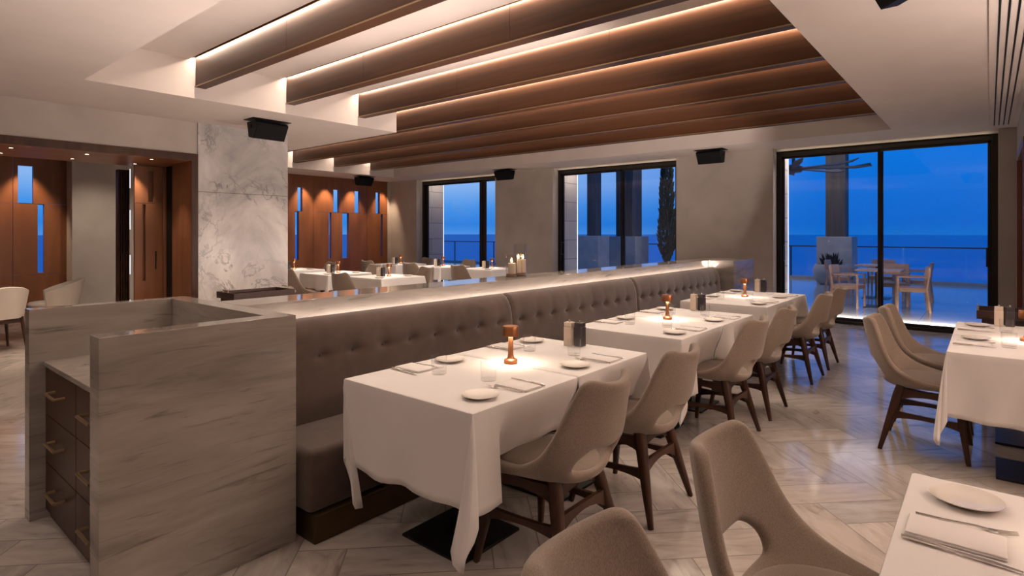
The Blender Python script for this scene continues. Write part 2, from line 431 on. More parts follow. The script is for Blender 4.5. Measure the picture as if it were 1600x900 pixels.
for k, (bx_, y1) in enumerate(zip(BEAM_X, BEAM_Y1)):
    lab = ['wide walnut ceiling beam nearest the camera at upper left', 'second walnut ceiling beam counted from the camera',
           'third walnut ceiling beam counted from the camera, stopping at the soffit', 'fourth walnut ceiling beam counted from the camera, first of the long ones',
           'fifth walnut ceiling beam, third back from the window side', 'sixth walnut ceiling beam, second back from the window side',
           'seventh walnut ceiling beam, closest to the sea windows'][k]
    t = thing('ceiling_beam', lab, 'ceiling beam', (bx_, 1.03, 2.985), 0, 'walnut ceiling beams')
    L_ = y1-1.03-.004; m = MB(); cuts = [.002, L_*.36, L_*.72, L_] if k % 2 else [.002, L_*.30, L_*.66, L_]
    m2 = MB()
    for a, b in zip(cuts, cuts[1:]):
        m.box(0, .10, a, b-.003, 0.012, .43)
    m2.box(-.010, -.004, .002, L_, 0, .009)
    m.box(-.004, .104, .002, L_, 0, .012)
    m.build('beam_body', 'beam', t, smooth=False)
    m2.build('brass_trim', 'beam_trim', t, smooth=False)

# ------------------------------------------------------------------ walls
WX = 10.25
m = MB()
ops = [(-.10, 2.79), (4.5, 7.33), (9.0, 11.8)]
prev = -.6
for a, b in ops:
    m.box(WX, 10.62, prev, a, 0, ZC); m.box(10.4, 10.62, a, b, 2.83, ZC); prev = b
m.box(WX, 10.62, prev, 13.0, 0, ZC)
struct(m.build('wall_front', 'plaster', smooth=False))
# outer stone skin of the window wall
m = MB()
for a, b in ((-3.6, -.10), (2.81, 4.48), (7.35, 8.98), (11.82, 13.2)): m.box(10.62, 11.25, a, b, -.3, 3.6)
m.box(10.62, 11.25, -3.6, 13.2, 2.95, 3.6)
struct(m.build('wall_exterior', 'stone', smooth=False))
led = MB()
for y in (2.80, 7.34, 11.81): led.box(11.25, 11.262, y, y+.03, 0, 2.9)
struct(led.build('trim_1', 'led', smooth=False))

def window(n, y0, y1, split, handle_left, handle_right, s=.035):
    """sliding glazed doors in a dark bronze frame"""
    x0, x1 = 10.45, 10.56; z1 = 2.83; m = MB(); f = .075
    m.box(x0, x1, y0, y0+f, 0, z1, .004).box(x0, x1, y1-f, y1, 0, z1, .004).box(x0, x1, y0+f, y1-f, z1-f-.01, z1, .004).box(x0-.02, x1, y0, y1, 0, .045, .004)
    fr = m.build(f'window_{n}', 'frame', smooth=False); struct(fr)
    m = MB()
    for (a, b, dx) in ((y0+f, split+s, .012), (split-s, y1-f, .058)):
        q0, q1 = x0+dx, x0+dx+.036
        m.box(q0, q1, a, a+s*1.1, .045, z1-f, .003).box(q0, q1, b-s*1.1, b, .045, z1-f, .003).box(q0, q1, a, b, .045, .09, .003).box(q0, q1, a, b, z1-f-.045, z1-f-.008, .003)
    m.build('sash', 'frame', fr, smooth=False)
    for (a, b, dx) in ((y0+f, split, .028), (split, y1-f, .074)):
        MB().box(x0+dx, x0+dx+.006, a+.02, b-.02, .07, z1-f-.02).build('pane', 'pane', fr, smooth=False)
    for yy, on in ((y1-.12, handle_left), (y0+.12, handle_right)):
        if on: MB().tube([(x0+.03, yy, .98), (x0-.05, yy, .98), (x0-.05, yy, 1.24), (x0+.03, yy, 1.24)], .011, 8, 1).build('handle', 'black_metal', fr)
window(1, -.10, 2.79, 1.29, True, True)
window(2, 4.5, 7.33, 5.75, True, False)
window(3, 9.0, 11.8, 9.62, False, False, .085)

# right return wall with timber door
m = MB().box(7.6, 8.0, -.75, -.29, 0, ZC).box(9.87, WX, -.75, -.29, 0, ZC).box(8.0, 9.87, -.75, -.29, 2.46, ZC)
struct(m.build('wall_right', 'plaster', smooth=False))
d = struct(MB().box(8.0, 8.09, -.6, -.275, 0, 2.46, .004).box(9.78, 9.87, -.6, -.275, 0, 2.46, .004).box(8.09, 9.78, -.6, -.275, 2.37, 2.46, .004).build('door_1', 'wood', smooth=False))
MB().box(8.09, 9.78, -.5, -.45, .005, 2.37).build('door_leaf', 'wood', d, smooth=False)
struct(MB().box(-3.1, 7.6, -3.7, -3.6, 0, ZC).box(7.6, 7.7, -3.6, -.75, 0, ZC).build('wall_side', 'plaster', smooth=False))
struct(MB().box(-3.1, -3.0, -3.6, 13, 0, ZC).build('wall_rear', 'plaster', smooth=False))

# left wall with the wide timber lined opening, marble pier
struct(MB().box(-3, 3.13, 7.85, 9.06, 2.46, ZC).build('wall_left', 'plaster', smooth=False))
struct(MB().box(3.13, 4.36, 7.83, 7.95, 0, 1.98).box(3.13, 4.36, 7.83, 7.95, 1.984, ZC).box(3.16, 4.33, 7.95, 9.06, 0, ZC).build('wall_marble', 'marble_white', smooth=False))
fr = struct(MB().box(-3, 3.13, 7.835, 9.07, 2.37, 2.46, .003).box(3.05, 3.13, 7.835, 8.45, 0, 2.37, .003).box(3.09, 3.13, 8.85, 9.07, 0, 2.37).build('trim_2', 'wood', smooth=False))
struct(MB().box(3.12, 3.16, 8.45, 8.85, 0, 2.37).build('trim_3', 'black', smooth=False))
M['wood_edge'] = M['wood_dark']
struct(MB().box(-3, 3.131, 7.825, 7.836, 2.372, 2.461).box(3.052, 3.131, 7.825, 7.836, 0, 2.372).build('trim_4', 'wood_dark', smooth=False))

def holed(mb, u0, u1, z0, z1, v0, v1, holes):
    us = sorted({u0, u1, *[h[0] for h in holes], *[h[1] for h in holes]})
    us = [u for u in us if u0 <= u <= u1]
    for a, b in zip(us, us[1:]):
        c_ = (a+b)/2; hs = sorted([(h[2], h[3]) for h in holes if h[0] < c_ < h[1]]); z = z0
        for h0, h1 in hs:
            if h0 > z: mb.box(a, b, v0, v1, z, h0)
            z = h1
        if z1 > z: mb.box(a, b, v0, v1, z, z1)
    return mb
# pixel column of the photo -> position on the far wall plane
_c, _s = math.cos(YAW), math.sin(YAW)
def on_y(px, py, v):
    k = (px-800)/900; d = v/(_s - _c*k); return d*(_c+_s*k), 1.45 + (364-py)/900*d
def hole(x0, x1, y0, y1, v):
    a, zt = on_y(x0, y0, v); b, zb = on_y(x1, y1, v); return (a, b, zb, zt)
VB = 12.9
H1 = [hole(465, 472.5, 281, 328.5, VB), hole(521, 530, 284, 331, VB), hole(554, 562.5, 287, 332, VB), hole(587, 593.5, 290, 333, VB)]
H2 = [hole(461, 467, 331, 407, VB), hole(514, 518, 331, 406, VB), hole(535, 545, 332, 405, VB), hole(595, 598, 334, 400, VB)]
zt_ = 2.56; zb_ = 1.97; zl_ = .8
holes = [(a, b, zb_+.012, zt_) for a, b, _, _ in H1] + [(a, b, zl_, zb_-.012) for a, b, _, _ in H2]
wb = struct(MB().box(7.0, 10.25, 12.992, 13.1, 2.6, ZC).box(10.15, 10.25, 12.9, 13.1, 0, ZC).box(4.3, 7.0, 12.9, 13.1, 0, ZC).build('wall_back', 'plaster', smooth=False))
seams = [7.02, on_y(490, 300, VB)[0], on_y(573, 300, VB)[0], 10.14]
for a, b in zip(seams, seams[1:]):
    hh = [(max(h[0], a), min(h[1], b), h[2], h[3]) for h in holes if a < (h[0]+h[1])/2 < b]
    mb = holed(MB(), a+.004, b-.004, zb_+.002, 2.868, VB, VB+.09, hh)
    holed(mb, a+.004, b-.004, 0.0, zb_-.002, VB, VB+.09, hh)
    mb.build('wood_panel', 'wood', wb, smooth=False)
for h in holes: MB().box(h[0]-.03, h[1]+.03, VB+.1, VB+.108, h[2]-.03, h[3]+.03).build('pane', 'pane', wb, smooth=False)
# private dining room back wall
HL = [hole(28, 52, 248, 316, VB), hole(59, 69, 318, 427, VB), hole(-40, -18, 248, 316, VB), hole(-75, -62, 318, 427, VB)]
holesL = [(h[0], h[1], (1.97 if i % 2 == 0 else .75), (2.62 if i % 2 == 0 else 1.95)) for i, h in enumerate(HL)]
wl = struct(MB().box(-3, 3.0, 13.06, 13.1, 2.7, ZC).build('wall_private', 'plaster', smooth=False))
sL = [-3, 1.3, on_y(20, 300, VB)[0], 2.98]
for a, b in zip(sL, sL[1:]):
    hh = [h for h in holesL if a < (h[0]+h[1])/2 < b]
    mb = holed(MB(), a+.004, b-.004, 1.962, 2.86, VB, VB+.09, hh); holed(mb, a+.004, b-.004, .72, 1.958, VB, VB+.09, hh)
    mb.box(a+.004, b-.004, VB, VB+.09, 0, .716)
    mb.build('wood_panel', 'wood', wl, smooth=False)
for h in holesL: MB().box(h[0]-.03, h[1]+.03, VB+.1, VB+.108, h[2]-.03, h[3]+.03).build('pane', 'pane', wl, smooth=False)
struct(MB().box(2.90, 4.3, 12.55, 12.9, 0, ZC).build('wall_divider', 'plaster', smooth=False))
# slatted dark wine screen and folded timber door leaves at the side of the opening
t = thing('wine_screen', 'dark slatted screen beside the grey plaster pier', 'screen', (2.76, 9.6, 0))
mm = MB()
for i in range(5): mm.box(.03*i, .03*i+.018, 0, .12, .02, 2.36)
for z in (0, .6, 1.15, 1.7, 2.34): mm.box(0, .14, .01, .11, z, z+.022)
mm.build('slats', 'wood_dark', t, smooth=False)
for z in (.2, .85, 1.5, 2.1): MB().box(.143, .150, .0, .01, z, z+.28).build('light_strip', 'led', t, smooth=False)
t = thing('folding_door', 'folded walnut door leaves with a slit window beside the marble pier', 'door', (2.74, 8.87, 0))
mb = holed(MB(), 0, .34, 1.86, 2.36, 0, .05, [(.16, .23, 1.88, 2.3)]); holed(mb, 0, .34, .02, 1.855, 0, .05, [(.09, .13, .8, 1.84)])
mb.build('door_leaf', 'wood', t, smooth=False)
MB().box(.02, .32, .06, .11, .02, 2.36).build('door_leaf', 'wood', t, smooth=False)
MB().box(.16, .23, .02, .03, 1.88, 2.3).build('pane', 'pane', t, smooth=False)
MB().box(.245, .262, -.006, .002, .95, 1.2, .002).build('handle', 'black_metal', t, smooth=False)

# downlights in the timber soffit of the opening
for i, (px, py) in enumerate(((1, 239), (17, 231), (113, 248), (136, 241), (211, 256), (237, 249))):
    d_ = 900*(2.37-1.45)/(364-py); r_ = (px-800)/900*d_; u_, v_ = _c*d_+_s*r_, _s*d_-_c*r_
    lab = ['small round downlight in the timber soffit, ' + q for q in ('far row at the picture edge', 'near row at the picture edge', 'far row above the wood panelling', 'near row left of the plaster pier', 'far row above the folded door', 'near row next to the right jamb')][i]
    t = thing('downlight', lab, 'downlight', (u_, v_, 2.37), 0, 'downlights in the timber soffit')
    MB().lathe([(.018, -.001), (.03, -.004), (.034, 0), (.018, 0)], n=20, cap=False).build('bezel', 'copper', t)
    MB().lathe([(0, -.0015), (.018, -.0015)], n=16, cap=False).build('lens', 'downlight', t)
    spot((u_, v_, 2.355), (0, .05, -1), 50, 75, .8)
for px in (472, 508, 549, 596):
    u_, _ = on_y(px, 300, VB); spot((u_, 12.62, 2.85), (0, .22, -1), BACK_SPOT, 62, .7, (1, .70, .47))
spot((2.30, 12.55, 2.84), (0, .25, -1), BACK_SPOT, 60, .7, (1, .70, .47)); spot((1.0, 12.55, 2.84), (0, .25, -1), BACK_SPOT, 60, .7, (1, .70, .47))
spot((3.2, 11.4, 2.85), (0, .35, -1), 70, 100, .9)
spot((1.2, 10.2, 2.85), (0, 0, -1), 60, 80, .8)

# ceiling downlights with round bezels; the lit ones are unseen and added as fill
def room_light(u, v, power, lab, dirn=(0, 0, -1), ang=95):
    t = thing('ceiling_downlight', lab, 'downlight', (u, v, ZC))
    MB().lathe([(.038, -.001), (.052, -.004), (.056, 0), (.038, 0)], n=24, cap=False).build('bezel', 'ceiling', t)
    if power:
        MB().lathe([(0, -.0015), (.038, -.0015)], n=20, cap=False).build('lens', 'downlight', t)
        spot((u, v, ZC-.01), dirn, power, ang, .9, WARM2, .04)
    else: MB().lathe([(0, -.0015), (.038, -.0015)], n=20, cap=False).build('lens', 'ceiling', t)
room_light(3.04, 7.4, 0, 'small round unlit ceiling downlight in front of the marble pier')
room_light(-1.0, 2.6, ROOM_FILL*4.2, 'added fill downlight behind the camera, above the desk side', (.35, -.05, -1), 120)
room_light(.35, 4.4, 42, 'added fill downlight left of the marble station, above the drawers', (0, 0, -1), 110)
room_light(-.9, -.6, ROOM_FILL, 'added fill downlight behind the camera, central', (.4, .25, -1), 120)
room_light(1.2, -1.8, ROOM_FILL, 'added fill downlight beyond the right corner table', (.2, .3, -1), 120)
room_light(5.0, -1.9, ROOM_FILL, 'added fill downlight right of the window side table', (0, .3, -1), 120)

def added_uplighter(u, v, lab, power):  # lamps added out of view to throw fill light on the ceiling
    t = thing('added_floor_lamp', lab, 'added uplighter', (u, v, 0))
    MB().lathe([(0, 0), (.15, 0), (.15, .015), (.02, .03), (0, .03)], n=32, cap=False).build('base', 'copper', t)
    MB().lathe([(.012, .03), (.012, 1.72)], n=12).build('pole', 'copper', t)
    MB().lathe([(.012, 1.70), (.10, 1.74), (.17, 1.82), (.165, 1.82), (.095, 1.75), (0, 1.72)], n=36, cap=False).build('bowl', 'copper', t)
    area((u, v, 1.80), (0, 0, 1), .22, .22, power, WARM2, spread=170, name='fill_uplight')
added_uplighter(.15, 2.75, 'added fill uplighter lamp left of the marble station', UPLIGHT_FILL*.18)
added_uplighter(3.6, -1.9, 'added fill uplighter lamp right of the dining tables', UPLIGHT_FILL*3.4)
added_uplighter(-1.5, -.6, 'added fill uplighter lamp behind the camera', UPLIGHT_FILL*.25)

def coffer_fill(u, v, lab, power=None):  # downlights added between the beams to brighten table tops and floor
    t = thing('ceiling_downlight', lab, 'downlight', (u, v, ZU))
    MB().lathe([(.038, -.001), (.052, -.004), (.056, 0), (.038, 0)], n=24, cap=False).build('bezel', 'ceiling', t)
    MB().lathe([(0, -.0015), (.038, -.0015)], n=20, cap=False).build('lens', 'downlight', t)
    spot((u, v, ZU-.01), (0, 0, -1), power or COFFER_FILL, 110, .9, WARM2, .05)
for k, nm in enumerate(('first and second', 'second and third', 'third and fourth', 'fourth and fifth', 'fifth and sixth', 'sixth and seventh')):
    coffer_fill(BEAM_X[k]+.55, 2.0, f'added coffer fill light between the {nm} beams, above the banquette tables')
    coffer_fill(BEAM_X[k]+.55, 4.9, f'added coffer fill light between the {nm} beams, behind the marble ledge')
    if k > 2: coffer_fill(BEAM_X[k]+.55, 8.6, f'added coffer fill light between the {nm} beams, above the back-room tables', 160)

# air diffuser
t = thing('air_diffuser', 'long white linear air diffuser with four slots in the right ceiling', 'air vent', (6.4, -.12, ZC))
MB().box(-3.5, 3.5, -.12, .12, -.006, 0, .001).build('diffuser_frame', 'ceiling', t, smooth=False)
for k in range(4): MB().box(-3.49, 3.49, -.075+.047*k-.006, -.075+.047*k+.006, -.0075, -.004).build('slot', 'black', t, smooth=False)

# ------------------------------------------------------------------ speakers
def make_speaker():
    t = thing('ceiling_speaker', '', 'speaker', group='black ceiling loudspeakers')
    MB().box(-.25, .25, -.13, .13, -.008, 0, .002).build('mounting_plate', 'black', t, smooth=False)
    m = MB().prism([(-.12, -.03), (.10, -.03), (.13, -.06), (.02, -.24), (-.07, -.22)], 'x', -.21, .21)
    m.build('cabinet', 'black', t, smooth=False)
    g = MB().loft([[(-.195, .128, -.072), (.195, .128, -.072), (.195, .030, -.232), (-.195, .030, -.232)], [(-.195, .134, -.076), (.195, .134, -.076), (.195, .036, -.236), (-.195, .036, -.236)]])
    g.build('grille', 'grille', t, smooth=False)
    for s in (-1, 1): MB().lathe([(0, 0), (.022, 0), (.022, .012), (0, .012)], n=16, cap=False).build('bracket_knob', 'black', t, (s*.21 - (.012 if s < 0 else 0), -.02, -.09), (0, PI/2, 0))
    return t
spk = Maker(make_speaker)
spk((3.66, 7.06, ZC), PI, 'black ceiling loudspeaker in front of the white marble pier')
spk((8.75, 12.05, ZC), PI, 'small black loudspeaker before the wood panelled back wall')
spk((9.82, 8.35, ZC), PI/2, 'black ceiling loudspeaker between the two left sea windows')
spk((9.74, 3.66, ZC), PI/2, 'black ceiling loudspeaker left of the big sea window')
spk((3.44, .29, ZC), .69, 'black loudspeaker cut off by the top edge of the photo')

# ------------------------------------------------------------------ marble station, ledge, banquette
DH = 1.064
t = thing('service_station', 'grey marble waiter station with dark wood drawers at left front', 'service station', (.66, 2.51, 0))
MB().box(0, .78, 0, .11, 0, DH, .002).build('front_panel', 'marble', t, smooth=False)
MB().box(.02, .675, 1.195, 1.285, 0, DH, .002).build('rear_panel', 'marble', t, smooth=False)
MB().box(.675, .78, .111, 1.285, 0, DH, .002).build('side_panel', 'marble', t, smooth=False)
MB().box(.075, .674, .112, 1.194, .775, .80, .003).build('worktop', 'marble', t, smooth=False)
MB().box(.105, .67, .113, 1.193, .0, .774).build('cabinet_body', 'wood_dark', t, smooth=False)
for cc in range(2):
    y1 = 1.19 - cc*.54; y0 = y1-.535
    for rr in range(3):
        z1 = .77 - rr*.242; z0 = z1-.238
        dr = MB().box(.085, .104, y0, y1, z0, z1, .002).build('drawer', 'wood_dark', t, smooth=False)
        ym = (y0+y1)/2; zm = (z0+z1)/2+.02
        MB().tube([(.085, ym-.085, zm), (.045, ym-.085, zm), (.045, ym+.085, zm), (.085, ym+.085, zm)], .007, 8, 1).build('handle', 'steel_handle' if 'steel_handle' in M else 'beam_trim', dr)
o = MB().box(1.442, 8.018, 3.04, 3.35, 0, DH, .003).build('marble_ledge', 'marble', smooth=False)
tag(o, 'long grey marble ledge running behind the tufted banquette', 'ledge')
o = MB().box(8.02, 8.88, 2.69, 3.36, 0, DH, .003).build('marble_end_block', 'marble', smooth=False)
tag(o, 'grey marble block closing the window end of the banquette', 'partition')

t = thing('banquette', 'long taupe velvet banquette with a buttoned back', 'banquette', (1.446, 2.4, 0))
MB().box(.03, 6.57, .01, .5, 0, .128, .002).build('plinth', 'bronze', t, smooth=False)
secs = [.012, 1.995, 4.04, 6.568]
for a, b in zip(secs, secs[1:]):
    MB().box(a+.003, b-.003, .035, .56, .129, .425, .035, 4).build('seat_cushion', 'velvet', t)
def back_cushion(x0, x1, round_end=False):
    # profile (y, z) going up the front, over the roll and down behind
    prof = [(.43, .40), (.425, .46), (.420, .55), (.422, .62), (.428, .69), (.432, .74), (.433, .765), (.434, .79), (.438, .83), (.450, .88), (.468, .925), (.495, .960), (.53, .978), (.56, .975), (.58, .95), (.585, .85), (.585, .40)]
    prof2 = []
    for (a, b) in zip(prof, prof[1:]):
        prof2.append(a); prof2.append(((a[0]+b[0])/2, (a[1]+b[1])/2))
    prof2.append(prof[-1])
    n = max(8, int((x1-x0)/.022)); m = MB(); rings = []
    pitch = .215; btn = []
    k = 0
    while x0 + pitch*(k+.5) < x1-.04: btn.append(x0+pitch*(k+.5)); k += 1
    for i in range(n+1):
        x = x0 + (x1-x0)*i/n; ring = []
        e = min(x-x0, x1-x); er = .010*max(0, 1-e/.025)**2; ez = .008*max(0, 1-e/.025)**2
        if round_end and x1-x < .14: er += .10*(1-(x1-x)/.14)**2; ez += .04*(1-(x1-x)/.14)**2
        dx = min(abs(x-b_) for b_ in btn)
        for (y, z) in prof2:
            d_ = 0
            if y < .5:
                r2 = dx*dx/(.034**2) + (z-.77)**2/(.026**2)
                d_ = .020*math.exp(-r2) + .008*math.exp(-(z-.77)**2/(.016**2))*math.exp(-(dx/.075)**2) + .003*math.exp(-(dx/.03)**2)*max(0, min(1, (z-.77)/.03))*max(0, min(1, (.95-z)/.1))
            ring.append((x, min(y + d_ + (er if y < .56 else 0), .585), z - (ez if z > .9 else 0)))
        rings.append(ring)
    m.loft(rings, closed=True, cap=True)
    b = m.build('back_cushion', 'velvet', t, ang=60)
    return b, btn
bproto = None
for i, (a, b) in enumerate(zip(secs, secs[1:])):
    bc, btn = back_cushion(a+.002, b-.002, i == 2)
    for xb in btn:
        if bproto is None:
            mm = MB().lathe([(0, -.004), (.007, -.003), (.009, 0), (.007, .003), (0, .004)], n=12, cap=False)
            bproto = mm.build('tuft_button', 'velvet', bc); q = bproto
        else:
            q = bproto.copy(); col.objects.link(q); q.parent = bc
        q.location = (xb, .456, .77); q.rotation_euler = (PI/2, 0, 0)

# ------------------------------------------------------------------ dining chair
def make_chair():
    t = thing('dining_chair', '', 'chair')
    P = [(.228, .422, .205, .0), (.218, .444, .225, .005), (.165, .455, .242, .018), (.085, .450, .252, .046), (0, .440, .258, .080), (-.11, .432, .262, .120),
         (-.185, .440, .262, .148), (-.232, .475, .258, .158), (-.256, .525, .250, .156), (-.270, .575, .240, .145), (-.284, .640, .224, .125), (-.298, .710, .203, .105), (-.312, .775, .182, .085), (-.324, .825, .163, .07), (-.330, .853, .140, .06)]
    NT = 14; bm = bmesh.new(); G = []; WARP = {7: .56, 8: .60, 9: .40, 6: .57, 10: .48}
    EDGE = [(.222, .425), (.212, .452), (.165, .470), (.095, .482), (.035, .494), (-.028, .512), (-.083, .538), (-.124, .567), (-.154, .603), (-.177, .645), (-.198, .697), (-.218, .752), (-.238, .803), (-.256, .848), (-.268, .874)]
    for i, ((y, z, hw, cu), (ey, ez)) in enumerate(zip(P, EDGE)):
        row = []
        for j in range(NT+1):
            q = -1 + 2*j/NT
            if i in WARP:        # pull the rim columns so the opening is a smooth arch
                qb = WARP[i]; q0 = 8/NT
                q = math.copysign(abs(q)/q0*qb if abs(q) <= q0 else qb + (abs(q)-q0)/(1-q0)*(1-qb), q)
            f = abs(q)**2.1
            v = Vector((hw*q*(1+.02*f), y + (ey-y)*f, z + (ez-z)*f - (.016 if (i == len(P)-1 and abs(q) > .99) else 0)))
            row.append(bm.verts.new(v))
        G.append(row)
    for i in range(len(P)-1):
        for j in range(NT):
            q = -1 + 2*(j+.5)/NT
            if i in (7, 8) and abs(q) < .57: continue
            bm.faces.new((G[i][j], G[i][j+1], G[i+1][j+1], G[i+1][j]))
    bmesh.ops.recalc_face_normals(bm, faces=bm.faces[:])
    bm.faces.ensure_lookup_table()
    ref = max(bm.faces, key=lambda f: -abs(f.calc_center_median().y-.1) - abs(f.calc_center_median().x))
    if ref.normal.z < 0: bmesh.ops.reverse_faces(bm, faces=bm.faces[:])
    me = bpy.data.meshes.new('shell'); bm.to_mesh(me); bm.free(); me.materials.append(M['chair_fabric']); me.shade_smooth()
    sh = bpy.data.objects.new('shell', me); col.objects.link(sh); sh.parent = t
    so = sh.modifiers.new('thick', 'SOLIDIFY'); so.thickness = .042; so.offset = -1
    su = sh.modifiers.new('sub', 'SUBSURF'); su.levels = 1; su.render_levels = 2
    # seat pad: soft superellipse
    rings = []
    for (k, z) in ((.80, .442), (.97, .448), (1.0, .462), (.96, .476), (.8, .484), (.4, .488), (.02, .489)):
        ring = []
        for i in range(36):
            a = 2*PI*i/36; c_, s_ = math.cos(a), math.sin(a); q = (abs(c_)**3.2+abs(s_)**3.2)**(1/3.2)
            ring.append((.205*k*c_/q, .0 + .222*k*s_/q, z - .012*max(0, -(s_/q)*k)))
        rings.append(ring)
    MB().loft(rings).build('seat_pad', 'chair_fabric', t, ang=80)
    for sx in (-1, 1):
        MB().tube([(sx*.145, -.125, .425), (sx*.160, -.145, .36), (sx*.200, -.19, .18), (sx*.238, -.236, 0)], [.026, .027, .021, .0125], 12, 1).build('leg', 'wood_dark', t, ang=60)
        MB().tube([(sx*.165, .175, .425), (sx*.178, .185, .36), (sx*.205, .208, .18), (sx*.235, .235, 0)], [.022, .023, .019, .0125], 12, 1).build('leg', 'wood_dark', t, ang=60)
        MB().bar((sx*.155, -.135, .372), (sx*.176, .183, .378), .022, .085, .04).build('apron', 'wood_dark', t, smooth=False)
        MB().bar((sx*.186, -.175, .235), (sx*.198, .203, .22), .02, .062, .026).build('stretcher', 'wood_dark', t, smooth=False)
    MB().bar((-.150, -.135, .372), (.150, -.135, .372), .022, .085, .03).build('apron', 'wood_dark', t, smooth=False)
    MB().bar((-.172, .18, .378), (.172, .18, .378), .022, .07, .035).build('apron', 'wood_dark', t, smooth=False)
    MB().bar((-.180, -.170, .262), (.180, -.170, .262), .02, .085, .03, .015).build('stretcher', 'wood_dark', t, smooth=False)
    return t
chair = Maker(make_chair)
GROW = 'beige dining chairs in the banquette row'
for u_, lab in ((2.09, 'nearest beige chair of the banquette row, at the desk end of the first table'), (2.84, 'second beige chair of the banquette row, at the window end of the first table'),
               (4.17, 'third beige chair of the banquette row, at the middle table near end'), (4.925, 'fourth beige chair of the banquette row, at the middle table window end'),
               (6.30, 'fifth beige chair of the banquette row, at the farthest table near end'), (7.05, 'last beige chair of the banquette row, closest to the big window')):
    chair((u_, 1.505 + (.03 if u_ > 4 else 0), 0), random.uniform(-.015, .015), lab, GROW)
chair((.93, .31, 0), PI-.02, 'beige chair cut off by the bottom edge of the photo', 'beige chairs at the right hand tables')
chair((1.68, .31, 0), PI, 'big foreground beige chair with cut-out back at the bottom right table', 'beige chairs at the right hand tables')
chair((4.80, .33, 0), PI, 'nearer beige chair left of the right window-side table', 'beige chairs at the right hand tables')
chair((5.53, .33, 0), PI, 'farther beige chair left of the right window-side table', 'beige chairs at the right hand tables')

